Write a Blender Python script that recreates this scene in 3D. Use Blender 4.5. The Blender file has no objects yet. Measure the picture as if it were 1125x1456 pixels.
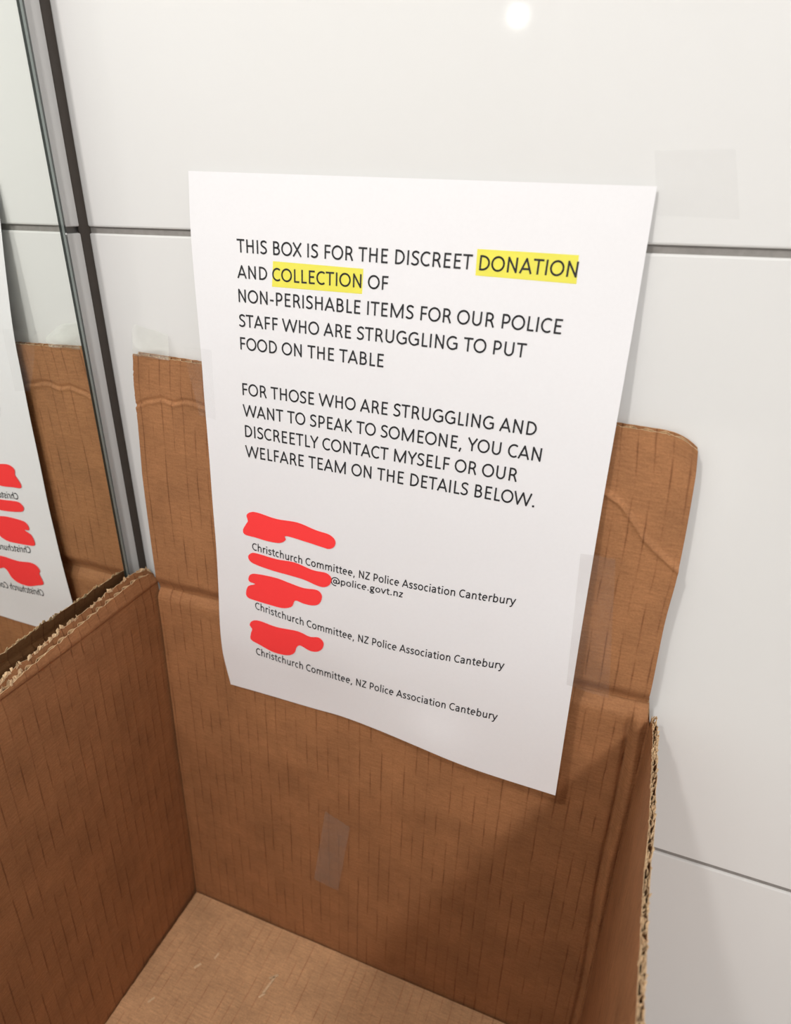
import bpy, math, random
from mathutils import Vector, Matrix, noise
random.seed(4)
scene = bpy.context.scene
COL = scene.collection

# ------------------------------------------------------------------ camera
D = 0.285                       # camera distance from the tiled wall (m)
CZ = 0.523                      # camera height above the counter
F, CX, CY = 918.0, 562.5, 728.0
DX = (0.93296563, 0.166247, -0.31927586)     # world X / Y / Z axes seen in camera space (right, down, forward)
DY = (0.3596301, -0.3922026, 0.846666)
DZ = (0.01553486, -0.90473148, -0.42569897)
cam_d = bpy.data.cameras.new('camera'); cam = bpy.data.objects.new('camera', cam_d); COL.objects.link(cam)
cam_d.sensor_fit = 'VERTICAL'; cam_d.sensor_height = 7.3; cam_d.lens = F / 1456 * 7.3
cam_d.clip_start = 0.01; cam_d.clip_end = 50
right = Vector((DX[0], DY[0], DZ[0])); down = Vector((DX[1], DY[1], DZ[1])); fwd = Vector((DX[2], DY[2], DZ[2]))
back = -fwd.normalized(); up = (-down - (-down).dot(back) * back).normalized(); rgt = up.cross(back)
m = Matrix((rgt, up, back)).transposed().to_4x4(); m.translation = (0, -D, CZ)
cam.matrix_world = m
cam_d.dof.use_dof = True; cam_d.dof.focus_distance = 0.325; cam_d.dof.aperture_fstop = 1.9
scene.camera = cam

# ------------------------------------------------------------------ world, lamps, exposure
w = bpy.data.worlds.new('room_light'); scene.world = w; w.use_nodes = True
bg = w.node_tree.nodes['Background']; bg.inputs[0].default_value = (1.0, 0.985, 0.975, 1); bg.inputs[1].default_value = 0.47

def area(name, loc, aim, size, power, col=(1, 0.965, 0.93)):
    l = bpy.data.lights.new(name, 'AREA'); l.shape = 'DISK'; l.size = size; l.energy = power; l.color = col
    o = bpy.data.objects.new(name, l); COL.objects.link(o); o.location = loc
    o.rotation_euler = (Vector(aim) - Vector(loc)).to_track_quat('-Z', 'Y').to_euler()
    return o
area('downlight_left', (-0.84 * D, -1.8 * D, CZ + 1.62 * D), (-0.1, -0.05, 0.35), 0.05, 2.15)
area('downlight_right', (2.3 * D, -4.8 * D, CZ + 3.4 * D), (-0.1, -0.05, 0.3), 0.15, 11.5)
area('downlight_far', (2.98 * D, -21.0 * D, CZ + 4.95 * D), (-1.0 * D, -3.4 * D, CZ + 1.0 * D), 0.15, 26.0)
scene.view_settings.view_transform = 'Standard'; scene.view_settings.look = 'None'
scene.view_settings.gamma = 1; scene.view_settings.use_curve_mapping = False; scene.view_settings.exposure = 0.0

# ------------------------------------------------------------------ maths helpers
def P(X, Z, Y):                 # point at depth Y (1 = tiled wall) on the sight line that meets the wall at X, Z
    return Vector((X * Y * D, -D + Y * D, CZ + Z * Y * D))
def wall(px, py):
    r = (px - CX, py - CY, F)
    a = sum(r[i] * DX[i] for i in range(3)); b = sum(r[i] * DY[i] for i in range(3)); c = sum(r[i] * DZ[i] for i in range(3))
    return a / b, c / b
def lerp(a, b, t): return a + (b - a) * t
def sstep(a, b, x):
    t = max(0, min(1, (x - a) / (b - a))); return t * t * (3 - 2 * t)
def interp(tab, x):             # piecewise linear table, x ascending
    if x <= tab[0][0]: return tab[0][1]
    for (x0, y0), (x1, y1) in zip(tab, tab[1:]):
        if x <= x1: return lerp(y0, y1, (x - x0) / (x1 - x0))
    return tab[-1][1]
def smooth_interp(tab, x):      # Catmull-Rom on an ascending table
    n = len(tab)
    if x <= tab[0][0]: return tab[0][1]
    if x >= tab[-1][0]: return tab[-1][1]
    for i in range(n - 1):
        if x <= tab[i + 1][0]:
            x0, y0 = tab[i]; x1, y1 = tab[i + 1]; h = x1 - x0; t = (x - x0) / h
            m0 = (y1 - tab[i - 1][1]) / (x1 - tab[i - 1][0]) if i > 0 else (y1 - y0) / h
            m1 = (tab[i + 2][1] - y0) / (tab[i + 2][0] - x0) if i + 2 < n else (y1 - y0) / h
            return ((2*t**3 - 3*t**2 + 1) * y0 + (t**3 - 2*t**2 + t) * h * m0 + (-2*t**3 + 3*t**2) * y1 + (t**3 - t**2) * h * m1)
def nz(a, b=0.0, c=0.0): return noise.noise(Vector((a, b, c)))

# ------------------------------------------------------------------ materials
def mat(name):
    mt = bpy.data.materials.new(name); mt.use_nodes = True
    nt = mt.node_tree; return mt, nt, nt.nodes, nt.links, nt.nodes['Principled BSDF']
def noise_node(ns, ls, vec, scale, detail=3, rough=0.55):
    n = ns.new('ShaderNodeTexNoise'); n.inputs['Scale'].default_value = scale; n.inputs['Detail'].default_value = detail
    n.inputs['Roughness'].default_value = rough; ls.new(vec, n.inputs['Vector']); return n
def mathn(ns, ls, op, a, b=None, clamp=False):
    n = ns.new('ShaderNodeMath'); n.operation = op; n.use_clamp = clamp
    for i, v in enumerate((a, b)):
        if v is None: continue
        if isinstance(v, (int, float)): n.inputs[i].default_value = v
        else: ls.new(v, n.inputs[i])
    return n.outputs[0]
def ramp(ns, ls, fac, stops):
    n = ns.new('ShaderNodeValToRGB'); e = n.color_ramp.elements
    while len(e) < len(stops): e.new(0.5)
    for k, (p, c) in enumerate(stops): e[k].position = p; e[k].color = (*c, 1) if len(c) == 3 else c
    ls.new(fac, n.inputs[0]); return n.outputs[0]
def mixc(ns, ls, mode, fac, a, b):
    n = ns.new('ShaderNodeMix'); n.data_type = 'RGBA'; n.blend_type = mode
    if isinstance(fac, (int, float)): n.inputs[0].default_value = fac
    else: ls.new(fac, n.inputs[0])
    for i, v in ((6, a), (7, b)):
        if isinstance(v, tuple): n.inputs[i].default_value = (*v, 1)
        else: ls.new(v, n.inputs[i])
    return n.outputs[2]
def bump(ns, ls, h, strength, dist, b, prev=None):
    n = ns.new('ShaderNodeBump'); n.inputs['Strength'].default_value = strength; n.inputs['Distance'].default_value = dist
    ls.new(h, n.inputs['Height'])
    if prev is not None: ls.new(prev, n.inputs['Normal'])
    ls.new(n.outputs[0], b.inputs['Normal']); return n.outputs[0]

def kraft(name, base, line_k=0.55, pitch=0.0073):
    """brown kraft liner: UV is metres on the board, flutes run along V"""
    mt, nt, ns, ls, b = mat(name)
    uv = ns.new('ShaderNodeUVMap'); uv.uv_map = 'board'; sep = ns.new('ShaderNodeSeparateXYZ'); ls.new(uv.outputs[0], sep.inputs[0])
    v3 = uv.outputs[0]
    wob = noise_node(ns, ls, v3, 60, 2)
    u = mathn(ns, ls, 'ADD', sep.outputs[0], mathn(ns, ls, 'MULTIPLY', mathn(ns, ls, 'SUBTRACT', wob.outputs[0], 0.5), 0.0009))
    ph = mathn(ns, ls, 'FRACT', mathn(ns, ls, 'DIVIDE', u, pitch))
    dist = mathn(ns, ls, 'ABSOLUTE', mathn(ns, ls, 'SUBTRACT', ph, 0.5))
    line = ramp(ns, ls, dist, [(0.0, (1, 1, 1)), (0.04, (0.5, 0.5, 0.5)), (0.085, (0, 0, 0)), (1, (0, 0, 0))])
    # broken into dashes
    mp = ns.new('ShaderNodeMapping'); mp.inputs['Scale'].default_value = (125, 40, 1); ls.new(v3, mp.inputs[0])
    dn = noise_node(ns, ls, mp.outputs[0], 1.0, 2)
    dm = ramp(ns, ls, dn.outputs[0], [(0.40, (0, 0, 0)), (0.62, (1, 1, 1))])
    line = mathn(ns, ls, 'MULTIPLY', line, dm)
    # mottling and fibres
    n1 = noise_node(ns, ls, v3, 34, 4, 0.6); n2 = noise_node(ns, ls, v3, 900, 4, 0.7)
    mp2 = ns.new('ShaderNodeMapping'); mp2.inputs['Scale'].default_value = (120, 900, 1); mp2.inputs['Rotation'].default_value = (0, 0, 0.05); ls.new(v3, mp2.inputs[0])
    n3 = noise_node(ns, ls, mp2.outputs[0], 1.0, 3, 0.6)
    lo = tuple(c * 0.86 for c in base); hi = tuple(min(1, c * 1.14) for c in base)
    c = mixc(ns, ls, 'MIX', ramp(ns, ls, n1.outputs[0], [(0.3, (0, 0, 0)), (0.7, (1, 1, 1))]), lo, hi)
    c = mixc(ns, ls, 'MULTIPLY', 1.0, c, ramp(ns, ls, n2.outputs[0], [(0.25, (0.78, 0.76, 0.74)), (0.75, (1.12, 1.12, 1.12))]))
    c = mixc(ns, ls, 'MULTIPLY', 1.0, c, ramp(ns, ls, n3.outputs[0], [(0.3, (0.84, 0.83, 0.82)), (0.7, (1.1, 1.1, 1.1))]))
    # pale fibres
    vo = ns.new('ShaderNodeTexNoise'); vo.inputs['Scale'].default_value = 800; vo.inputs['Detail'].default_value = 2; vo.inputs['Distortion'].default_value = 2.5; ls.new(v3, vo.inputs['Vector'])
    fib = ramp(ns, ls, mathn(ns, ls, 'ABSOLUTE', mathn(ns, ls, 'SUBTRACT', vo.outputs[0], 0.62)), [(0.0, (1, 1, 1)), (0.012, (0, 0, 0))])
    c = mixc(ns, ls, 'MIX', mathn(ns, ls, 'MULTIPLY', fib, 0.10), c, tuple(min(1, x * 1.9) for x in base))
    dark = tuple(x * line_k for x in (0.75, 0.55, 0.45))
    c = mixc(ns, ls, 'MULTIPLY', mathn(ns, ls, 'MULTIPLY', line, 0.7), c, dark)
    ls.new(c, b.inputs['Base Color']); b.inputs['Roughness'].default_value = 0.72; b.inputs['Specular IOR Level'].default_value = 0.3
    soft = mathn(ns, ls, 'MULTIPLY', mathn(ns, ls, 'COSINE', mathn(ns, ls, 'MULTIPLY', mathn(ns, ls, 'DIVIDE', u, pitch), 6.28318)), -0.5)
    h = mathn(ns, ls, 'ADD', mathn(ns, ls, 'MULTIPLY', line, -0.6), mathn(ns, ls, 'MULTIPLY', soft, -0.22))
    h = mathn(ns, ls, 'ADD', h, mathn(ns, ls, 'MULTIPLY', n2.outputs[0], 0.55))
    h = mathn(ns, ls, 'ADD', h, mathn(ns, ls, 'MULTIPLY', n1.outputs[0], 1.3))
    bump(ns, ls, h, 0.6, 0.0006, b)
    return mt
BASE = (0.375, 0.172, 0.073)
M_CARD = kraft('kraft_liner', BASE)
M_CARD_FLOOR_LIT = kraft('kraft_liner_floor_lit', (0.63, 0.375, 0.20), line_k=0.95)  # same board; strong light on the box floor painted in as paler colour
M_FLUTE = kraft('kraft_fluting', (0.52, 0.33, 0.17), line_k=1.2)
M_TORN = kraft('torn_paper_fibre', (0.66, 0.47, 0.28), line_k=1.2)

M_SCUFF = kraft('bare_scuffed_paper', (0.80, 0.58, 0.36), line_k=1.3)
def simple(name, col, rough=0.5, spec=0.5, metal=0.0, nscale=None, namp=0.1, bstr=0.0):
    mt, nt, ns, ls, b = mat(name)
    b.inputs['Roughness'].default_value = rough; b.inputs['Specular IOR Level'].default_value = spec; b.inputs['Metallic'].default_value = metal
    tc = ns.new('ShaderNodeTexCoord'); n = noise_node(ns, ls, tc.outputs['Object'], nscale or 40, 3)
    lo = tuple(c * (1 - namp) for c in col); hi = tuple(min(1, c * (1 + namp)) for c in col)
    ls.new(mixc(ns, ls, 'MIX', n.outputs[0], lo, hi), b.inputs['Base Color'])
    if bstr: bump(ns, ls, n.outputs[0], bstr, 0.001, b)
    return mt
def tile_mat():
    mt, nt, ns, ls, b = mat('white_glazed_tile')
    tc = ns.new('ShaderNodeTexCoord')
    n = noise_node(ns, ls, tc.outputs['Object'], 3.0, 2); n2 = noise_node(ns, ls, tc.outputs['Object'], 9.0, 2)
    ls.new(mixc(ns, ls, 'MIX', n.outputs[0], (0.735, 0.73, 0.715), (0.765, 0.76, 0.75)), b.inputs['Base Color'])
    b.inputs['Roughness'].default_value = 0.05; b.inputs['Specular IOR Level'].default_value = 0.5
    b.inputs['Coat Weight'].default_value = 0.0
    bump(ns, ls, n2.outputs[0], 0.25, 0.0012, b)
    return mt
M_TILE = tile_mat()
M_GROUT = simple('grey_grout', (0.26, 0.245, 0.23), 0.9, 0.2, nscale=300, namp=0.2, bstr=0.4)
M_SEAL = simple('dark_corner_sealant', (0.075, 0.062, 0.052), 0.6, 0.3, nscale=120, namp=0.15)
M_COUNTER = simple('pale_countertop', (0.62, 0.60, 0.57), 0.35, 0.5, nscale=60, namp=0.06)
M_MIRROR = simple('mirror_silver', (0.875, 0.905, 0.875), 0.0, 0.5, 1.0, nscale=2, namp=0.004)
M_EDGE = simple('mirror_glass_edge_dark', (0.035, 0.045, 0.04), 0.12, 0.5, nscale=30, namp=0.2)
M_EDGE2 = simple('mirror_glass_edge_grey', (0.30, 0.35, 0.33), 0.15, 0.6, nscale=30, namp=0.15)
def paper_mat():
    mt, nt, ns, ls, b = mat('white_office_paper')
    tc = ns.new('ShaderNodeTexCoord'); n = noise_node(ns, ls, tc.outputs['Object'], 700, 3); n2 = noise_node(ns, ls, tc.outputs['Object'], 14, 2)
    ls.new(mixc(ns, ls, 'MIX', n.outputs[0], (0.80, 0.79, 0.805), (0.83, 0.82, 0.835)), b.inputs['Base Color'])
    b.inputs['Roughness'].default_value = 0.6; b.inputs['Specular IOR Level'].default_value = 0.25
    h = mathn(ns, ls, 'ADD', mathn(ns, ls, 'MULTIPLY', n.outputs[0], 0.08), n2.outputs[0]); bump(ns, ls, h, 0.25, 0.0012, b)
    return mt
M_PAPER = paper_mat()
M_INK = simple('black_printer_ink', (0.025, 0.025, 0.028), 0.55, 0.3, nscale=900, namp=0.3)
M_YELLOW = simple('yellow_highlighter', (0.80, 0.74, 0.10), 0.6, 0.3, nscale=90, namp=0.05)
M_RED = simple('red_redaction', (1.0, 0.062, 0.062), 0.9, 0.0, nscale=60, namp=0.01)  # digital redaction strokes, added as red shapes; the real sheet has none
def tape_mat(name, alpha, col=(0.8, 0.8, 0.78), rough=0.18):
    mt, nt, ns, ls, b = mat(name)
    tc = ns.new('ShaderNodeTexCoord'); n = noise_node(ns, ls, tc.outputs['Object'], 60, 3)
    b.inputs['Base Color'].default_value = (*col, 1); b.inputs['Roughness'].default_value = rough; b.inputs['Specular IOR Level'].default_value = 0.25
    ls.new(ramp(ns, ls, n.outputs[0], [(0.3, (alpha * 0.7,) * 3), (0.7, (alpha * 1.3,) * 3)]), b.inputs['Alpha'])
    bump(ns, ls, n.outputs[0], 0.35, 0.002, b)
    return mt
M_TAPE = tape_mat('clear_adhesive_tape', 0.06)
M_TAPE_BUBBLE = tape_mat('wrinkled_clear_tape', 0.13, (0.80, 0.82, 0.74), 0.08)
M_TAPE_FAINT = tape_mat('clear_tape_on_tile', 0.025, (0.62, 0.61, 0.60), 0.2)
M_TAPE_THIN = tape_mat('clear_tape_thin', 0.05, (0.45, 0.38, 0.34), 0.4)
M_TAPE_CARD = tape_mat('clear_tape_on_cardboard', 0.13, (0.50, 0.40, 0.33), 0.4)

# ------------------------------------------------------------------ object helpers
def mesh_obj(name, verts, faces, material, parent=None, uvs=None, smooth=False, rim=None):
    me = bpy.data.meshes.new(name)
    base = parent_loc(parent)
    me.from_pydata([tuple(Vector(v) - base) for v in verts], [], faces)
    if uvs is not None:
        l = me.uv_layers.new(name='board')
        for poly in me.polygons:
            for li in poly.loop_indices: l.data[li].uv = uvs[me.loops[li].vertex_index]
    if smooth:
        k = len(me.polygons) if smooth is True else int(smooth)      # rims stay flat shaded
        me.polygons.foreach_set('use_smooth', [i < k for i in range(len(me.polygons))])
    me.materials.append(material)
    if rim is not None:
        me.materials.append(rim[0])
        me.polygons.foreach_set('material_index', [1 if i >= rim[1] else 0 for i in range(len(me.polygons))])
    me.update()
    o = bpy.data.objects.new(name, me); COL.objects.link(o)
    if parent: o.parent = parent
    return o
def parent_loc(p):
    v = Vector((0, 0, 0))
    while p is not None: v += p.location; p = p.parent
    return v
def thing(name, label, cat, loc, group=None):
    o = bpy.data.objects.new(name, None); COL.objects.link(o); o.location = loc; o.empty_display_size = 0.02
    o['label'] = label; o['category'] = cat
    if group: o['group'] = group
    return o
def tag(o, label, cat):
    o['label'] = label; o['category'] = cat; return o
def box_vf(x0, x1, y0, y1, z0, z1, bev=0.0):
    """box with a small chamfer on all edges"""
    if bev <= 0:
        v = [(x, y, z) for x in (x0, x1) for y in (y0, y1) for z in (z0, z1)]
        return v, [(0, 1, 3, 2), (4, 6, 7, 5), (0, 4, 5, 1), (2, 3, 7, 6), (0, 2, 6, 4), (1, 5, 7, 3)]
    import bmesh
    bm = bmesh.new(); v = [(x, y, z) for x in (x0, x1) for y in (y0, y1) for z in (z0, z1)]
    vs = [bm.verts.new(c) for c in v]
    for f in [(0, 1, 3, 2), (4, 6, 7, 5), (0, 4, 5, 1), (2, 3, 7, 6), (0, 2, 6, 4), (1, 5, 7, 3)]: bm.faces.new([vs[i] for i in f])
    bmesh.ops.recalc_face_normals(bm, faces=bm.faces)
    bmesh.ops.bevel(bm, geom=list(bm.edges), offset=bev, segments=2, affect='EDGES', profile=0.5)
    bm.verts.index_update()
    r = [tuple(x.co) for x in bm.verts], [tuple(x.index for x in f.verts) for f in bm.faces]; bm.free(); return r
def solid_grid(F2, nu, nv, t_fn):
    """closed sheet: F2(i,j) -> (point_front, point_back, uv)"""
    V, UV, Fc = [], [], []
    for side in (0, 1):
        for j in range(nv + 1):
            for i in range(nu + 1):
                r = F2(i, j); V.append(r[side]); UV.append(r[2])
    N = (nu + 1) * (nv + 1); idx = lambda i, j, s=0: s * N + j * (nu + 1) + i
    for j in range(nv):
        for i in range(nu):
            Fc.append((idx(i, j), idx(i + 1, j), idx(i + 1, j + 1), idx(i, j + 1)))
            Fc.append((idx(i, j, 1), idx(i, j + 1, 1), idx(i + 1, j + 1, 1), idx(i + 1, j, 1)))
    rims = []
    for i in range(nu):
        rims.append((idx(i, 0), idx(i, 0, 1), idx(i + 1, 0, 1), idx(i + 1, 0)))
        rims.append((idx(i, nv), idx(i + 1, nv), idx(i + 1, nv, 1), idx(i, nv, 1)))
    for j in range(nv):
        rims.append((idx(0, j), idx(0, j + 1), idx(0, j + 1, 1), idx(0, j, 1)))
        rims.append((idx(nu, j), idx(nu, j, 1), idx(nu, j + 1, 1), idx(nu, j + 1)))
    new = {}
    for q in rims:                                   # rims get vertices of their own so the faces shade cleanly
        for k in q:
            if k not in new: new[k] = len(V); V.append(V[k]); UV.append(UV[k])
        Fc.append(tuple(new[k] for k in q))
    return V, Fc, UV

T = 0.0042      # board thickness
LT = 0.0004     # liner thickness
def board(name, parent, S, U, V, nu, nv, top_in=None, top_out=None, top_fl=None, left=None, right=None, flip=False,
          material=None, pitch=0.0073, label=None, uv0=(0, 0), crease=None, fl_rows=16):
    """corrugated board. S(u, v, w) -> world point; w = 0 on the seen face, T on the far face.
       top_*: functions u -> v end for the seen liner, far liner and fluting; left / right: functions v -> u end"""
    one = lambda u: V
    top_in = top_in or one; top_out = top_out or one; top_fl = top_fl or one
    left = left or (lambda v: 0.0); right = right or (lambda v: U)
    def uvpt(a, b, top):
        v = b * V; u = lerp(left(v), right(v), a); tp = top(u)
        if crease is None: return u, b * tp
        lo = min(tp, crease)
        if b < 0.84: s_ = b / 0.84; return u, lo * (1 - (1 - s_) ** 1.7)
        return u, lerp(lo, tp, (b - 0.84) / 0.16)
    def grid(wa, wb, top, n_u, n_v):
        def f(i, j):
            u, v = uvpt(i / n_u, j / n_v, top)
            return S(u, v, wa), S(u, v, wb), (u + uv0[0], v + uv0[1])
        return solid_grid(f, n_u, n_v, None)
    vs, fs, uvs = grid(0, LT, top_in, nu, nv)
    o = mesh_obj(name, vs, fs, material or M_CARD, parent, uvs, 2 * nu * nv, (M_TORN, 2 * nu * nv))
    if label: o['label'] = label
    # fluting: a wavy sheet between the liners (sub-part)
    n_u = max(24, int(U / pitch * 10))
    def ff(i, j):
        u, v = uvpt(i / n_u, j / fl_rows, top_fl)
        mid = T / 2 + (T / 2 - LT - 0.00018) * math.cos(2 * math.pi * (u + uv0[0]) / pitch)
        return S(u, v, mid - 0.0002), S(u, v, mid + 0.0002), (u + uv0[0], v + uv0[1])
    vs, fs, uvs = solid_grid(ff, n_u, fl_rows, None)
    fl = mesh_obj('fluting', vs, fs, M_FLUTE, None, uvs, 2 * n_u * fl_rows, (M_TORN, 2 * n_u * fl_rows)); base = parent_loc(parent)
    vs2, fs2, uvs2 = grid(T - LT, T, top_out, max(8, nu // 2), max(4, nv // 2))
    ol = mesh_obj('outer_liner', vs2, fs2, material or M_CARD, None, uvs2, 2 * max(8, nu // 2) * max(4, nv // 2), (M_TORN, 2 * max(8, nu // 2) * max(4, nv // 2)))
    for q in (fl, ol):
        for vv in q.data.vertices: vv.co -= base
        q.parent = o
    return o

# ------------------------------------------------------------------ room shell
ZB = CZ - 1.793 * D             # inside floor of the box
XC = -0.997 * D                 # side wall surface = corner
def struct(name, loc=(0, 0, 0)):
    o = bpy.data.objects.new(name, None); COL.objects.link(o); o.location = loc; o['kind'] = 'structure'; return o
wb = struct('wall_back', (0, 0, 0))
v, f = box_vf(XC - 0.06, 0.96, 0.0014, 0.06, -0.05, 1.30); mesh_obj('grout_bed', v, f, M_GROUT, wb)
G = 0.0030
g1 = CZ - 0.0445 * D; g2 = CZ - 1.136 * D          # grout centre heights
rows = [(g1 + G / 2, 1.30), (g2 + G / 2, g1 - G / 2), (-0.05, g2 - G / 2)]
for r, (z0, z1) in enumerate(rows):
    for (x0, x1) in ((XC + 0.0028, XC + 0.60), (XC + 0.60 + G, 0.96)):
        v, f = box_vf(x0, x1, 0.0, 0.010, z0, z1, 0.0009); mesh_obj('tile', v, f, M_TILE, wb)
wl = struct('wall_left', (0, 0, 0))
v, f = box_vf(XC - 0.06, XC - 0.0030, -1.6, 0.003, -0.05, 1.30); mesh_obj('grout_bed', v, f, M_GROUT, wl)
for z0, z1 in rows:
    for (y0, y1) in ((-0.60, -0.0006), (-1.20, -0.60 - G), (-1.60, -1.20 - G)):
        v, f = box_vf(XC - 0.010, XC, y0, y1, z0, z1, 0.0007); mesh_obj('tile', v, f, M_TILE, wl)
# concave bead of dark sealant in the corner
sv, sf = [], []
prof = [(XC - 0.0002, -0.0032), (XC + 0.0012, -0.0022), (XC + 0.0020, -0.0010), (XC + 0.0030, 0.0004), (XC + 0.0034, 0.004), (XC - 0.001, 0.004), (XC - 0.001, -0.0032)]
nzs = 60
for k in range(nzs + 1):
    z = lerp(-0.04, 1.29, k / nzs)
    for (x, y) in prof: sv.append((x + 0.0001 * nz(z * 40, x * 900), y, z))
n = len(prof)
for k in range(nzs):
    for i in range(n): sf.append((k * n + i, k * n + (i + 1) % n, (k + 1) * n + (i + 1) % n, (k + 1) * n + i))
sf.append(tuple(range(n))[::-1]); sf.append(tuple(nzs * n + i for i in range(n)))
so = mesh_obj('trim_1', sv, sf, M_SEAL, None, smooth=True); so['kind'] = 'structure'
fl = struct('floor', (0, 0, 0))
v, f = box_vf(XC - 0.06, 0.96, -1.6, 0.0, -0.05, 0.0, 0.0); mesh_obj('counter_slab', v, f, M_COUNTER, fl)

# ------------------------------------------------------------------ mirror on the side wall
XM = -0.967 * D                 # mirror face
YM = -0.0190
mz0, mz1 = 0.10, 1.18
mir = thing('wall_mirror', 'tall frameless wall mirror with polished glass edge left of the white tiled corner', 'mirror', (XM, -0.5, mz0))
v, f = box_vf(XC + 0.0001, XM - 0.0012, -1.3, YM - 0.0018, mz0, mz1); mesh_obj('backing', v, f, M_EDGE2, mir)
v, f = box_vf(XM - 0.0012, XM, -1.3, YM - 0.0050, mz0, mz1); mesh_obj('mirror_pane', v, f, M_MIRROR, mir)
ev, ef = [], []
def strip(name, pts, mt):
    vv, ff = [], []
    for z in (mz0, mz1):
        for (x, y) in pts: vv.append((x, y, z))
    k = len(pts)
    for i in range(k): ff.append((i, (i + 1) % k, k + (i + 1) % k, k + i))
    ff.append(tuple(range(k))[::-1]); ff.append(tuple(range(k, 2 * k)))
    return mesh_obj(name, vv, ff, mt, mir)
strip('edge_line', [(XM + 0.0001, YM - 0.0050), (XM + 0.0001, YM - 0.0036), (XM - 0.001, YM - 0.0036), (XM - 0.001, YM - 0.0050)], M_EDGE)
strip('polished_edge', [(XM, YM - 0.0036), (XM - 0.0003, YM - 0.0018), (XM - 0.0012, YM - 0.0018), (XM - 0.0012, YM - 0.0036)], M_EDGE2)
strip('edge_line', [(XM - 0.0003, YM - 0.0018), (XM - 0.0010, YM), (XM - 0.003, YM), (XM - 0.003, YM - 0.0018)], M_EDGE)

# ------------------------------------------------------------------ cardboard box
XL, XR = -0.936 * D, 0.1095 * D                     # inner faces of the side panels at the back
ZH = CZ - 0.772 * D                                # crease height at the top of the panels
HP = ZH - ZB
YH, YBOT = 0.963, 0.943                            # depth of back panel face at crease and at floor
DEP = 0.40
box = thing('cardboard_box', 'open brown corrugated cardboard box standing against the tiles, back flap taped upright to the wall', 'box', ((XL + XR) / 2, -0.2, 0.0))
W = XR - XL
def pz(v):                       # height on a panel; the foot runs down to the outer bottom flaps
    return ZB + v - 0.0052 * max(0.0, 1 - v / 0.012)
def back_y(z):
    t = (z - ZB) / HP
    return -D + D * lerp(YBOT, YH, t)
def S_back(u, v, w):
    z = pz(v); t = v / HP
    xl = lerp(-1.014 * YBOT * D, XL, t); xr = lerp(0.117 * YBOT * D, XR, t) + 0.0030
    x = lerp(xl, xr, u / W)
    y = back_y(z)
    top = v / HP
    y += 0.0045 * sstep(HP - 0.010, HP, v) ** 1.5               # rolled over at the crease
    y += 0.0012 * nz(u * 9, v * 7, 3) + 0.0006 * nz(u * 30, v * 24, 9)
    d = W - u                                                    # distance from the right corner
    dd = d + 0.0020 * nz(v * 12, 7.7)
    gc = lerp(0.0052, 0.0098, sstep(0, 1, t))
    y += 0.0030 * math.exp(-((dd - gc) / 0.0012) ** 2) * sstep(HP, HP - 0.02, v)
    y -= 0.0022 * math.exp(-((dd - gc * 0.52) / 0.0022) ** 2) * sstep(HP, HP - 0.015, v)
    return Vector((x, y + w, z))
board('back_panel', box, S_back, W, HP, 260, 120, left=lambda v: 0.0016, right=lambda v: W - 0.0032 * sstep(HP - 0.016, HP - 0.003, v))

YT = 0.9775
FT, FTR = 0.2640, 0.2975                            # flap top |Z| at its left and right (wall projected)
FH = 0.146
def flap_y(t): return -D + D * lerp(YH, YT, t)
flapL = sorted([(-0.818, -0.968), (-0.765, -0.963), (-0.617, -0.959), (-0.52, -0.955), (-0.407, -0.944), (-0.322, -0.938), (-0.263, -0.928)])
flapR = sorted([(-0.83, 0.113), (-0.805, 0.110), (-0.745, 0.109), (-0.619, 0.106), (-0.517, 0.108), (-0.359, 0.102), (-0.299, 0.095)])
RC = [wall(*p) for p in [(845, 690), (860.7, 699), (883, 714.5), (900, 738.5), (914, 761), (934.5, 783), (963.7, 809), (985, 825)]]
LC = [wall(*p) for p in [(180, 582), (195, 580), (207, 574), (231, 570), (248, 576.5), (265, 573), (276.6, 576.5), (289.5, 581.5), (330, 592)]]
def fold(X, Z, tab, side):
    if not (tab[0][0] - 0.0 <= X <= tab[-1][0] + 0.05): return 0.0
    d = (interp(tab, X) - Z) * D                     # >0 below the line
    if side == 'R':
        ridge = 0.0016 * math.exp(-(d / 0.0011) ** 2)
        step = 0.0011 * sstep(-0.0006, 0.0008, d) * math.exp(-max(d, 0) / 0.022)
        return ridge + step
    return (0.0007 * math.exp(-((d) / 0.0008) ** 2) - 0.0009 * math.exp(-((d + 0.0016) / 0.0010) ** 2)) * sstep(tab[-1][0] + 0.02, tab[-1][0] - 0.02, X)
def S_flap(u, v, w):
    t = v / FH                                      # 0 crease .. 1 top
    Yd = lerp(YH, YT, t)
    a = u / W
    Zt = lerp(-FT, -FTR, a); Zb = lerp(-0.810, -0.8, a)
    Z = lerp(Zb, Zt, t)
    if a > 0.94: Z -= (0.020 * ((a - 0.94) / 0.06) ** 3.0) * sstep(0.86, 1.0, t)      # crushed round corner
    xl = interp(flapL, Z); xr = smooth_interp(flapR, Z)
    X = lerp(xl, xr, a)
    p = P(X, Z, Yd)
    off = 0.0035 * sstep(0.010, 0.0, v)              # dips into the crease
    off -= fold(X, Z, RC, 'R') + fold(X, Z, LC, 'L')
    off += 0.0007 * nz(u * 12, v * 10, 21) + 0.0003 * nz(u * 45, v * 30, 5)
    p.y += off + w * (1 + 0.18 * sstep(FH - 0.02, FH, v))
    return p
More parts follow.
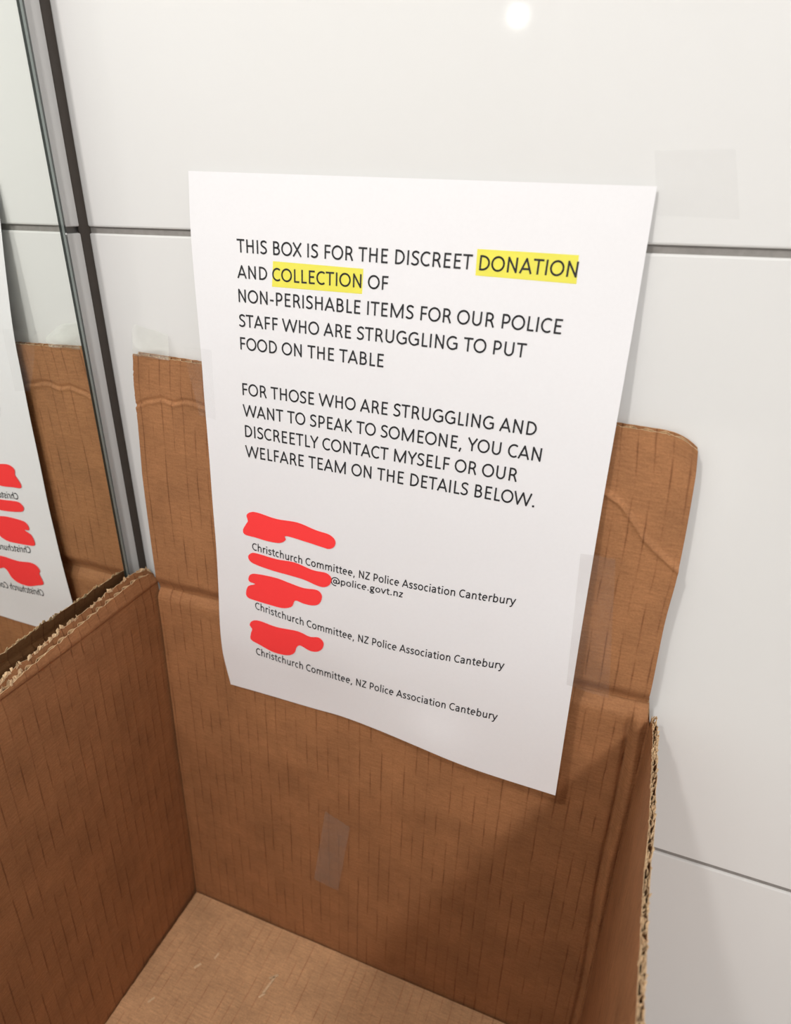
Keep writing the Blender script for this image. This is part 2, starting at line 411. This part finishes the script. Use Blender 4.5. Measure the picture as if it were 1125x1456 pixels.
board('back_flap', box, S_flap, W, FH, 300, 170,
      top_in=lambda u: FH + 0.0005 * nz(u * 900, 1) + 0.0003 * nz(u * 300, 5), top_out=lambda u: FH + 0.0003 + 0.0008 * nz(u * 500, 8),
      top_fl=lambda u: FH - 0.0001 + 0.0005 * nz(u * 700, 4),
      left=lambda v: 0.0006 * nz(v * 700, 3) * sstep(FH * 0.5, FH, v), uv0=(0.0, HP), pitch=0.0073, fl_rows=110)

# left panel : u runs from the back corner towards the camera
XP0 = XL
def S_left(u, v, w):
    z = pz(v); y = back_y(z) + 0.004 - u
    x = lerp(-1.014 * YBOT * D, XP0, v / HP)
    x += 0.0014 * nz(u * 7, v * 6, 40) + 0.0035 * math.sin(math.pi * min(1, u / DEP))
    if v > HP - 0.012 and v <= HP:
        x -= 0.0008 * sstep(HP - 0.012, HP, v)
    if v > HP:                                      # stub of the torn-off flap leans outward
        x -= 0.0008 + (v - HP) * 0.24 + 0.0011 * math.exp(-((v - HP) / 0.0011) ** 2) - 0.0011 - 0.0009 * sstep(0, 0.004, v - HP)
        z = ZH + (v - HP) * 0.92; w *= 0.8
    w *= 1 - 0.2 * sstep(HP - 0.03, HP, v)  if v <= HP else 1
    return Vector((x - w, y, z))
stub_tab = [(0.0, 0.0035), (0.006, 0.0105), (0.016, 0.0125), (0.05, 0.0110), (0.085, 0.0085), (0.105, 0.0065), (0.118, 0.0045), (0.121, 0.0005), (0.14, -0.001), (0.2, 0.0005), (0.40, 0.0)]
tin = lambda u: HP + interp(stub_tab, u) + 0.0009 * nz(u * 260, 2) + 0.0005 * nz(u * 900, 3)
tout = lambda u: HP + interp(stub_tab, u) + (0.0015 if u > 0.121 else 0.0030) + 0.0022 * nz(u * 170, 12) + 0.0008 * nz(u * 700, 13)
tfl = lambda u: HP + interp(stub_tab, u) - 0.0004 + 0.0012 * nz(u * 300, 22)
lp = board('left_panel', box, S_left, DEP, HP + 0.001, 330, 130, tin, tout, tfl, uv0=(0.003, 0), crease=HP)

# right panel
def S_right(u, v, w):
    z = pz(v); y = back_y(z) + 0.003 - u
    t = v / HP
    x = lerp(0.117 * YBOT * D, XR, t) + 0.0016
    x += 0.0022 * sstep(0, 0.01, u) * 0 + 0.0012 * nz(u * 8, v * 5, 60)
    x -= 0.0030 * sstep(0.01, 0.14, u) * sstep(0.2, 1.0, t)
    if v > HP - 0.012: x += 0.0008 * sstep(HP - 0.012, HP + 0.004, v)
    w *= 1 - 0.42 * sstep(HP - 0.05, HP, v)
    return Vector((x + w, y, z))
rt = [(0.0, -0.0060), (0.006, -0.0050), (0.02, -0.0025), (0.05, -0.001), (0.075, 0.0008), (0.095, -0.002), (0.12, 0.0), (0.16, 0.001), (0.40, 0)]
rin = lambda u: HP + interp(rt, u) + 0.0011 * nz(u * 150, 31) + 0.0006 * nz(u * 700, 33)
rout = lambda u: HP + interp(rt, u) + 0.0022 * nz(u * 120, 41) + 0.0010 * nz(u * 600, 43) - 0.0005
rfl = lambda u: HP + interp(rt, u) - 0.0008 + 0.0012 * nz(u * 260, 51)
rp = board('right_panel', box, S_right, DEP, HP + 0.001, 330, 130, rin, rout, rfl, uv0=(0.0015, 0), pitch=0.0073)
def S_front(u, v, w):
    p = S_back(u, v, 0); y = back_y(ZB + v) - DEP
    return Vector((p.x, y - w, pz(v)))
board('front_panel', box, S_front, W, HP, 80, 40)

# bottom: two flaps meeting along the middle, lying just off the side panels
xbl = -1.014 * YBOT * D; xbr = 0.117 * YBOT * D
ybk = back_y(ZB)
def S_floor_of(y0, depth, lift):
    def S(u, v, w):
        x = lerp(xbl + 0.0030, xbr - 0.001, u / 0.3); y = y0 - v
        z = ZB + 0.0004 + lift + 0.0007 * nz(x * 14, y * 14, 77) + 0.0003 * nz(x * 50, y * 50, 7)
        return Vector((x, y, z - w))
    return S
board('bottom_flap', box, S_floor_of(ybk - 0.0012, 0.195, 0.0), 0.3, 0.195, 140, 90, material=M_CARD_FLOOR_LIT, uv0=(0.5, 0.1),
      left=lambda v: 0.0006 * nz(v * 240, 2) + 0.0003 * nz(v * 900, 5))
board('bottom_flap', box, S_floor_of(ybk - 0.0012 - 0.1975, 0.195, 0.0003), 0.3, 0.199, 60, 40, material=M_CARD_FLOOR_LIT, uv0=(0.5, 0.5))
for k in range(2):                                   # outer pair underneath
    vv, ff = box_vf(lerp(xbl - T, xbr + T, 0.5 * k) + 0.0003, lerp(xbl - T, xbr + T, 0.5 * k + 0.5) - 0.0003, ybk - DEP - T, ybk + T, 0.0003, ZB - 0.0053, 0.0004)
    mesh_obj('outer_bottom_flap', vv, ff, M_CARD, box, [(a * 1.0, b) for a, b, c in vv])

def floor_px(px, py):
    X, Z = wall(px, py); Y = (ZB + 0.0010 - CZ) / (Z * D); return P(X, Z, Y)
for (ax, ay, bx_, by_, hw) in [(374, 1412, 391, 1389, 1.6), (383, 1391, 396, 1386, 1.6), (368, 1418, 377, 1412, 1.3), (276, 1376, 286, 1370, 1.5), (305, 1363, 311, 1355, 1.2), (210, 1425, 220, 1418, 1.2)]:
    n_ = Vector((by_ - ay, ax - bx_)).normalized() * hw
    q = [floor_px(ax + n_.x, ay + n_.y), floor_px(bx_ + n_.x, by_ + n_.y), floor_px(bx_ - n_.x, by_ - n_.y), floor_px(ax - n_.x, ay - n_.y)]
    V_ = q + [p_ - Vector((0, 0, 0.0006)) for p_ in q]
    mesh_obj('scuff', V_, [(0, 1, 2, 3), (7, 6, 5, 4), (0, 4, 5, 1), (1, 5, 6, 2), (2, 6, 7, 3), (3, 7, 4, 0)], M_SCUFF, box, [(v_.x, v_.y) for v_ in V_])
# torn fibre wisps along the rims (parts of the box, uncountable)
def wisps(name, Sf, topf, u0, u1, n, seed, wr=(0.0, T)):
    rr = random.Random(seed); V, Fc, UV = [], [], []
    for k in range(n):
        u = rr.uniform(u0, u1); w0 = rr.uniform(*wr); h = rr.uniform(0.0004, 0.0016); l = rr.uniform(0.0006, 0.0030)
        a = topf(u) - 0.0008; b = topf(u + l) - 0.0008
        ps = [Sf(u, a, w0), Sf(u + l, b, w0 + rr.uniform(-0.0004, 0.0004)), Sf(u + l * 0.7, b + h + 0.0008, w0 + rr.uniform(-0.001, 0.001)), Sf(u + l * 0.2, a + h + 0.0006, w0 + rr.uniform(-0.001, 0.001))]
        nrm = (ps[1] - ps[0]).cross(ps[3] - ps[0]); nrm.normalize(); i = len(V)
        V += [p + nrm * 0.00012 for p in ps] + [p - nrm * 0.00012 for p in ps]; UV += [(u, a)] * 8
        Fc += [(i, i + 1, i + 2, i + 3), (i + 7, i + 6, i + 5, i + 4), (i, i + 4, i + 5, i + 1), (i + 1, i + 5, i + 6, i + 2), (i + 2, i + 6, i + 7, i + 3), (i + 3, i + 7, i + 4, i)]
    o = mesh_obj(name, V, Fc, M_TORN, box, UV); o['kind'] = 'stuff'; return o
wisps('torn_edge', S_left, tin, 0.10, 0.36, 260, 1)
wisps('torn_edge', S_left, tout, 0.0, 0.36, 260, 2, (T - 0.001, T))
wisps('torn_edge', S_right, rin, 0.0, 0.36, 520, 3)

# ------------------------------------------------------------------ notice sheet
topE = [wall(268, 243), wall(509, 251), wall(935, 265)]
LE = [(t, x) for x, t in [(-0.753, 0.05), (-0.762, -0.048), (-0.769, -0.267), (-0.772, -0.329), (-0.776, -0.445), (-0.781, -0.555), (-0.785, -0.661), (-0.791, -0.755), (-0.800, -0.870), (-0.801, -0.939), (-0.795, -0.992), (-0.789, -1.032)]][::-1]
RE = [(t, x) for x, t in [(-0.021, 0.031), (-0.021, -0.127), (-0.022, -0.281), (-0.023, -0.428), (-0.023, -0.674), (-0.022, -0.825), (-0.020, -1.073)]][::-1]
BE = [(-0.789, -1.032), (-0.702, -1.031), (-0.567, -1.031), (-0.498, -1.030), (-0.414, -1.038), (-0.326, -1.051), (-0.24, -1.064), (-0.164, -1.070), (-0.02, -1.073)]
YLt = [(-1.04, 0.950), (-0.98, 0.9475), (-0.90, 0.944), (-0.80, 0.945), (-0.70, 0.948), (-0.55, 0.953), (-0.27, 0.964), (-0.10, 0.978), (0.05, 0.995)]
YRt = [(-1.08, 0.915), (-0.95, 0.922), (-0.80, 0.930), (-0.60, 0.944), (-0.40, 0.957), (-0.27, 0.966), (-0.10, 0.981), (0.05, 0.994)]
def sheet_Y(X, Z):
    a = (X + 0.79) / 0.77
    y = lerp(smooth_interp(YLt, Z), smooth_interp(YRt, Z), max(0, min(1, a)))
    low = sstep(-0.80, -1.03, Z)
    y += 0.0095 * low * math.sin(math.pi * max(0, min(1, (a + 0.02) / 0.62))) ** 2             # falls back between the corners
    y -= 0.0085 * sstep(-0.90, -1.05, Z) * math.exp(-((a - 0.66) / 0.09) ** 2)                  # pucker
    y += 0.0012 * nz(X * 5, Z * 5, 2) * sstep(0.05, -0.2, Z)
    return min(y, 0.9965)
def sheet_pt(X, Z, off=0.0):
    p = P(X, Z, sheet_Y(X, Z)); p.y -= off; return p
def sheet_edge_pt(a, b):        # a across, b from top (0) to bottom (1)
    Zt = topE[0][1] + (topE[2][1] - topE[0][1]) * a
    Xb = lerp(-0.789, -0.02, a); Zb = smooth_interp(BE, Xb)
    Z = lerp(Zt, Zb, b)
    Zl = lerp(topE[0][1], -1.032, b); Zr = lerp(topE[2][1], -1.073, b)
    return lerp(smooth_interp(LE, Zl), smooth_interp(RE, Zr), a), Z
notice = thing('printed_notice', 'white printed A4 paper notice with highlighted words taped above and over the box flap', 'notice', sheet_pt(-0.4, -1.03))
def fs(i, j):
    X, Z = sheet_edge_pt(i / 120, j / 160); p = sheet_pt(X, Z); return p, p + Vector((0, 0.00012, 0)), (X, Z)
v, f, uvs = solid_grid(fs, 120, 160, None); mesh_obj('paper_sheet', v, f, M_PAPER, notice, uvs, 2 * 120 * 160)

def flat_patch(name, corners, mt, off, n=14, m_=6, parent=notice, surf=sheet_pt, thick=0.00004):
    """quad given by wall-projected corners TL TR BR BL laid on the surface"""
    tl, tr, br, bl = corners
    def g(i, j):
        a, b = i / n, j / m_
        X = lerp(lerp(tl[0], tr[0], a), lerp(bl[0], br[0], a), b); Z = lerp(lerp(tl[1], tr[1], a), lerp(bl[1], br[1], a), b)
        p = surf(X, Z, off); return p, p + Vector((0, thick, 0)), (X, Z)
    v, f, uv = solid_grid(g, n, m_, None); return mesh_obj(name, v, f, mt, parent, uv, 2 * n * m_)
flat_patch('highlight', [wall(679, 353.9), wall(823.5, 362.8), wall(819.8, 403.9), wall(676.2, 391.6)], M_YELLOW, 0.00008)
flat_patch('highlight', [wall(388.3, 371.3), wall(516.9, 382.2), wall(515, 418), wall(386.9, 407.6)], M_YELLOW, 0.00008)

LINES = [  # text, start px, middle px or None, end px, cap height px, extra weight
 ('THIS BOX IS FOR THE DISCREET DONATION', (337.5, 358.6), None, (820, 394.6), 19.2),
 ('AND COLLECTION OF', (338, 395.2), None, (551.8, 412.6), 18.4),
 ('NON-PERISHABLE ITEMS FOR OUR POLICE', (339.8, 429.3), None, (797.7, 475.3), 18.4),
 ('STAFF WHO ARE STRUGGLING TO PUT', (340.5, 464.2), None, (747, 508.8), 17.8),
 ('FOOD ON THE TABLE', (342.3, 496.7), None, (545.3, 522.4), 17.6),
 ('FOR THOSE WHO ARE STRUGGLING AND', (345.4, 561.5), None, (762, 619.8), 17.0),
 ('WANT TO SPEAK TO SOMEONE, YOU CAN', (346, 591.4), None, (768.6, 656.4), 16.8),
 ('DISCREETLY CONTACT MYSELF OR OUR', (349.0, 620.8), None, (734.8, 685.0), 16.6),
 ('WELFARE TEAM ON THE DETAILS BELOW.', (349.5, 649.2), None, (759.5, 721.4), 16.4),
 ('Christchurch Committee, NZ Police Association Canterbury', (359, 781.5), (507, 820.5), (733, 860), 10.2),
 ('@police.govt.nz', (470.5, 828.8), None, (573, 849.5), 9.2),
 ('Christchurch Committee, NZ Police Association Cantebury', (363.3, 865.5), (504, 910.5), (716.5, 951.5), 9.9),
 ('Christchurch Committee, NZ Police Association Cantebury', (364.5, 930), (504, 973.5), (707, 1024), 9.4)]

def arc(cx, cy, rx, ry, a0, a1, n=None):
    n = n or max(6, int(abs(a1 - a0) / 15)); return [(cx + rx * math.cos(math.radians(lerp(a0, a1, k / n))), cy + ry * math.sin(math.radians(lerp(a0, a1, k / n)))) for k in range(n + 1)]
def spl(pts, k=4):
    out = []; n = len(pts); g = lambda i: pts[max(0, min(n - 1, i))]
    for i in range(n - 1):
        p0, p1, p2, p3 = g(i - 1), g(i), g(i + 1), g(i + 2)
        for j in range(k):
            t = j / k
            out.append(tuple(0.5 * (2 * p1[c] + (p2[c] - p0[c]) * t + (2 * p0[c] - 5 * p1[c] + 4 * p2[c] - p3[c]) * t * t + (3 * p1[c] - p0[c] - 3 * p2[c] + p3[c]) * t ** 3) for c in (0, 1)))
    return out + [pts[-1]]
CAP = 1294
arch = lambda x0, x1: spl([(x0, 640), (x0 + 150, 820), (x0 + 330, 885), (x1 - 70, 800), (x1, 600)]) + [(x1, 0)]
GL = {
 ' ': (463, []), 'A': (1185, [[(90, 0), (592, 1240), (1095, 0)], [(260, 390), (925, 390)]]),
 'B': (1114, [[(283, 0), (283, 1294)], [(283, 1214)] + arc(560, 952, 280, 262, 90, -90) + [(283, 690)], [(283, 690)] + arc(590, 385, 330, 305, 90, -90) + [(283, 80)]]),
 'C': (1092, [arc(665, 647, 520, 575, 52, 308)]),
 'D': (1260, [[(283, 0), (283, 1294)], [(283, 1214)] + arc(500, 647, 590, 567, 90, -90) + [(283, 80)]]),
 'E': (1000, [[(283, 0), (283, 1294)], [(283, 1214), (880, 1214)], [(283, 680), (810, 680)], [(283, 80), (885, 80)]]),
 'F': (941, [[(283, 0), (283, 1294)], [(283, 1214), (860, 1214)], [(283, 640), (820, 640)]]),
 'G': (1292, [arc(690, 647, 545, 575, 50, 312) + [(1110, 190), (1110, 620), (730, 620)]]),
 'H': (1276, [[(283, 0), (283, 1294)], [(993, 0), (993, 1294)], [(283, 680), (993, 680)]]),
 'I': (516, [[(258, 0), (258, 1294)]]),
 'K': (1064, [[(283, 0), (283, 1294)], [(950, 1294), (330, 665), (1000, 0)]]),
 'L': (861, [[(283, 0), (283, 1294)], [(283, 80), (820, 80)]]),
 'M': (1751, [[(275, 0), (275, 1250), (875, 70), (1476, 1250), (1476, 0)]]),
 'N': (1322, [[(283, 0), (283, 1250), (1039, 60), (1039, 1294)]]),
 'O': (1356, [arc(678, 647, 550, 580, 0, 360, 30)]),
 'P': (1058, [[(283, 0), (283, 1294)], [(283, 1214)] + arc(550, 870, 340, 344, 90, -90) + [(283, 526)]]),
 'R': (1112, [[(283, 0), (283, 1294)], [(283, 1214)] + arc(540, 910, 320, 304, 90, -90) + [(283, 606)], spl([(560, 606), (720, 540), (830, 340), (985, 0)])]),
 'S': (941, [spl([(800, 1120), (640, 1200), (480, 1222), (270, 1140), (200, 950), (300, 780), (490, 680), (700, 550), (785, 350), (690, 160), (460, 72), (280, 100), (130, 180)])]),
 'T': (998, [[(30, 1214), (968, 1214)], [(499, 0), (499, 1214)]]),
 'U': (1314, [[(275, 1294)] + arc(657, 460, 382, 385, 180, 360) + [(1039, 1294)]]),
 'V': (1162, [[(65, 1294), (581, 60), (1097, 1294)]]),
 'W': (1822, [[(65, 1294), (465, 60), (911, 1220), (1357, 60), (1757, 1294)]]),
 'X': (1063, [[(80, 1294), (985, 0)], [(985, 1294), (80, 0)]]),
 'Y': (998, [[(45, 1294), (499, 590), (953, 1294)], [(499, 620), (499, 0)]]),
 'Z': (959, [[(110, 1214), (840, 1214), (110, 80), (880, 80)]]),
 'a': (981, [spl([(190, 815), (330, 880), (480, 895), (660, 830), (735, 640)]) + [(735, 0)], spl([(735, 530), (430, 520), (230, 420), (190, 250), (270, 100), (430, 68), (600, 140), (735, 270)])]),
 'b': (1076, [[(243, 0), (243, 1390)], arc(560, 475, 330, 415, 0, 360, 24)]),
 'c': (866, [arc(510, 475, 340, 412, 52, 308)]),
 'e': (1019, [[(185, 510), (835, 510)] + arc(510, 475, 335, 412, 8, 305)]),
 'g': (964, [arc(450, 630, 270, 260, 0, 360, 20), arc(460, -165, 330, 175, 0, 360, 20), spl([(270, 430), (210, 300), (330, 180), (560, 130), (740, 0)]), [(560, 880), (900, 880)]]),
 'h': (1076, [[(243, 0), (243, 1390)], arch(243, 833)]), 'i': (470, [[(235, 0), (235, 952)], [(235, 1160), (235, 1340)]]),
 'l': (470, [[(235, 0), (235, 1390)]]), 'm': (1636, [[(243, 0), (243, 952)], arch(243, 818), arch(818, 1393)]),
 'n': (1076, [[(243, 0), (243, 952)], arch(243, 833)]), 'o': (1080, [arc(540, 475, 365, 412, 0, 360, 26)]),
 'p': (1076, [[(243, -370), (243, 952)], arc(560, 475, 330, 415, 0, 360, 24)]),
 'r': (714, [[(243, 0), (243, 952)], spl([(243, 640), (380, 830), (510, 890), (650, 860)])]),
 's': (801, [spl([(660, 810), (520, 880), (400, 890), (220, 810), (200, 670), (330, 550), (520, 450), (640, 290), (580, 120), (400, 65), (140, 140)])]),
 't': (686, [[(320, 1190)] + spl([(320, 300), (350, 130), (480, 68), (620, 85)]), [(60, 880), (620, 880)]]),
 'u': (1076, [[(240, 952)] + spl([(240, 330), (310, 130), (480, 68), (670, 130), (833, 300)]), [(833, 0), (833, 952)]]),
 'v': (925, [[(65, 952), (462, 60), (860, 952)]]),
 'y': (927, [[(65, 952), (480, 40)], spl([(860, 952), (480, 40), (370, -210), (270, -320), (110, -320)])]),
 'z': (809, [[(110, 880), (680, 880), (110, 75), (710, 75)]]),
 '@': (1832, [arc(916, 470, 770, 800, -62, 298, 30)[3:-1], arc(850, 460, 270, 330, 0, 360, 20), spl([(1190, 800), (1130, 420), (1160, 180), (1320, 130), (1500, 260), (1660, 440)])]),
 ',': (511, [[(280, 170), (150, -230)]]), '.': (517, [[(258, 0), (258, 200)]]), '-': (627, [[(90, 470), (537, 470)]])}
def glyph_run(txt, sw):
    """text as a soup of stroke quads and joint discs -> verts (x, y), faces"""
    V, Fc = [], []; x = 0.0; h = sw / 2
    for ch in txt:
        adv, strokes = GL[ch]
        for st in strokes:
            wd = h * (1.25 if ch in '.i' and len(st) == 2 and abs(st[0][1] - st[1][1]) < 260 else 1.0)
            for k, (p, q) in enumerate(zip(st, st[1:])):
                dx_, dy_ = q[0] - p[0], q[1] - p[1]; l = math.hypot(dx_, dy_) or 1.0; nx, ny = -dy_ / l * wd, dx_ / l * wd
                ns_ = max(1, int(l / 500)); i = len(V)
                for m_ in range(ns_ + 1):
                    cx_, cy_ = p[0] + dx_ * m_ / ns_, p[1] + dy_ * m_ / ns_
                    V += [(x + cx_ + nx, cy_ + ny), (x + cx_ - nx, cy_ - ny)]
                for m_ in range(ns_): b = i + 2 * m_; Fc.append((b, b + 1, b + 3, b + 2))
                if k < len(st) - 2 or st[0] == st[-1]:
                    i = len(V); V += [(x + q[0] + wd * math.cos(a * math.pi / 4), q[1] + wd * math.sin(a * math.pi / 4)) for a in range(8)]; Fc.append(tuple(range(i, i + 8)))
        x += adv
    return V, Fc
for txt, s, mdl, e, cap in LINES:
    V2, Fc = glyph_run(txt, 176 if cap > 12 else 188)
    xs = [q[0] for q in V2]; x0, x1 = min(xs), max(xs)
    (Xs, Zs), (Xe, Ze) = wall(*s), wall(*e)
    Xm, Zm = wall(*mdl) if mdl else ((Xs + Xe) / 2, (Zs + Ze) / 2)
    capZ = wall(s[0], s[1] - cap)[1] - Zs
    out = []
    for (gx, gy) in V2:
        t = (gx - x0) / (x1 - x0); h = gy / CAP; X = lerp(Xs, Xe, t)
        L0 = (X - Xm) * (X - Xe) / ((Xs - Xm) * (Xs - Xe)); L1 = (X - Xs) * (X - Xe) / ((Xm - Xs) * (Xm - Xe)); L2 = (X - Xs) * (X - Xm) / ((Xe - Xs) * (Xe - Xm))
        out.append(sheet_pt(X + 0.0010 * h, Zs * L0 + Zm * L1 + Ze * L2 + h * capZ, 0.00018))
    mesh_obj('text_line', out, Fc, M_INK, notice)

def closed_spline(pts, k=5):
    out = []; n = len(pts)
    for i in range(n):
        p0, p1, p2, p3 = pts[i - 1], pts[i], pts[(i + 1) % n], pts[(i + 2) % n]
        for j in range(k):
            t = j / k
            out.append(tuple(0.5 * (2 * p1[c] + (p2[c] - p0[c]) * t + (2 * p0[c] - 5 * p1[c] + 4 * p2[c] - p3[c]) * t * t + (3 * p1[c] - p0[c] - 3 * p2[c] + p3[c]) * t ** 3) for c in (0, 1)))
    return out
REDS = [
 [(120,75),(135,65),(160,68),(220,88),(290,100),(350,125),(395,140),(415,160),(412,180),(395,188),(375,183),(320,165),(252,145),(250,158),(230,168),(190,162),(150,150),(115,140),(108,125),(118,105),(124,95)],
 [(125,215),(135,202),(155,203),(220,222),(280,233),(340,258),(385,268),(402,285),(398,305),(380,315),(355,310),(310,290),(260,275),(200,258),(140,235)],
 [(126,285),(135,272),(160,272),(220,285),(265,302),(310,318),(355,325),(371,345),(362,370),(340,376),(310,370),(282,360),(270,380),(240,385),(200,375),(150,360),(125,350),(118,335),(125,312),(148,305),(130,297)],
 [(130,440),(140,427),(165,428),(220,448),(290,462),(330,480),(360,483),(376,500),(372,520),(355,530),(330,527),(300,510),(287,515),(278,535),(255,542),(210,532),(165,508),(135,490),(134,470),(138,455)]]
import bmesh
for pts in REDS:
    sp = closed_spline([(300 + x / 2.344, 700 + y / 2.344) for x, y in pts])
    bm = bmesh.new(); vs = [bm.verts.new((x, -y, 0)) for x, y in sp]; bm.faces.new(vs)
    bmesh.ops.triangulate(bm, faces=bm.faces[:])
    for _ in range(2):
        long = [e_ for e_ in bm.edges if e_.calc_length() > 7]
        if long: bmesh.ops.subdivide_edges(bm, edges=long, cuts=1)
        bmesh.ops.triangulate(bm, faces=bm.faces[:])
    bm.verts.index_update()
    vv = [sheet_pt(*wall(q.co.x, -q.co.y), 0.00035) for q in bm.verts]; ff = [tuple(q.index for q in fc.verts) for fc in bm.faces]; bm.free()
    mesh_obj('red_scribble', vv, ff, M_RED, notice)

# ------------------------------------------------------------------ pieces of clear tape
def tape(label, px, mt, surf, off, group=None, wave=0.0, n=16, m_=12, rag=0.0):
    c = [wall(*p) for p in px]
    tl, tr, br, bl = c
    mid = surf((tl[0] + br[0]) / 2, (tl[1] + br[1]) / 2, off)
    t = None
    def g(i, j):
        a, b = i / n, j / m_
        X = lerp(lerp(tl[0], tr[0], a), lerp(bl[0], br[0], a), b); Z = lerp(lerp(tl[1], tr[1], a), lerp(bl[1], br[1], a), b)
        if rag and j in (0, m_): Z += rag * nz(i * 1.7, j, 5)
        p = surf(X, Z, off + wave * (0.5 + 0.5 * math.sin(a * 5.0 + 2.2 * nz(a * 2, b * 2, 4))) * math.sin(math.pi * b) ** 0.5)
        return p, p + Vector((0, 0.00005, 0)), (X, Z)
    v, f, uv = solid_grid(g, n, m_, None)
    o = mesh_obj('clear_tape', v, f, mt, None, uv, 2 * n * m_)
    for q in o.data.vertices: q.co -= mid
    o.location = mid
    o['group'] = 'pieces of clear tape'
    return tag(o, label, 'tape')
def wall_s(X, Z, off): p = P(X, Z, 1.0); p.y -= off; return p
def flap_surf(X, Z, off):        # on tile above the flap, on the flap below its top edge
    a = (X + 0.93) / 1.02; Zt = lerp(-FT, -FTR, a); Zb = -0.805
    t = (Z - Zb) / (Zt - Zb)
    if t > 1.02: Yd = lerp(YT - 0.003, 1.0, sstep(1.02, 1.10, t)); p = P(X, Z, Yd); p.y -= off; return p
    Yd = lerp(YH, YT, t); p = P(X, Z, Yd); p.y -= off + max(0, fold(X, Z, LC, 'L') + fold(X, Z, RC, 'R')) + 0.0007; return p
def sheet_or_flap(X, Z, off):
    s = sheet_Y(X, Z); p = flap_surf(X, Z, off) if Z < -0.2 else wall_s(X, Z, off); q = P(X, Z, s); q.y -= off
    k = sstep(-0.022, 0.004, X) if X > -0.4 else sstep(-0.775, -0.80, X)
    return q.lerp(p, k)
def back_surf(X, Z, off):
    Yd = lerp(YBOT, YH, max(0, min(1, (Z + 1.92) / 1.10))); p = P(X, Z, Yd); p.y -= off + 0.0008; return p
tape('short wrinkled clear tape holding the left top of the box flap to the tiles', [(193, 461), (240, 476), (243, 512), (192, 505)], M_TAPE_BUBBLE, flap_surf, 0.0006, wave=0.0035, n=20, m_=14)
tape('clear tape strip over the right edge of the notice and onto the box flap', [(826, 786), (876, 792), (866, 990), (806, 972)], M_TAPE_THIN, sheet_or_flap, 0.0009, n=30, m_=20)
tape('clear tape patch stuck flat on the tile right of the notice top corner', [(931, 214), (1046, 212), (1052, 312), (934, 306)], M_TAPE_FAINT, wall_s, 0.0004)
tape('leftover strip of clear tape stuck inside the box below the notice', [(464, 1151), (499, 1174), (482, 1264), (448, 1247)], M_TAPE_CARD, back_surf, 0.0008, rag=0.006)
tape('clear tape over the left edge of the notice beside the box flap top', [(262, 492), (302, 497), (308, 596), (286, 590)], M_TAPE_FAINT, sheet_or_flap, 0.0009, n=24, m_=12)
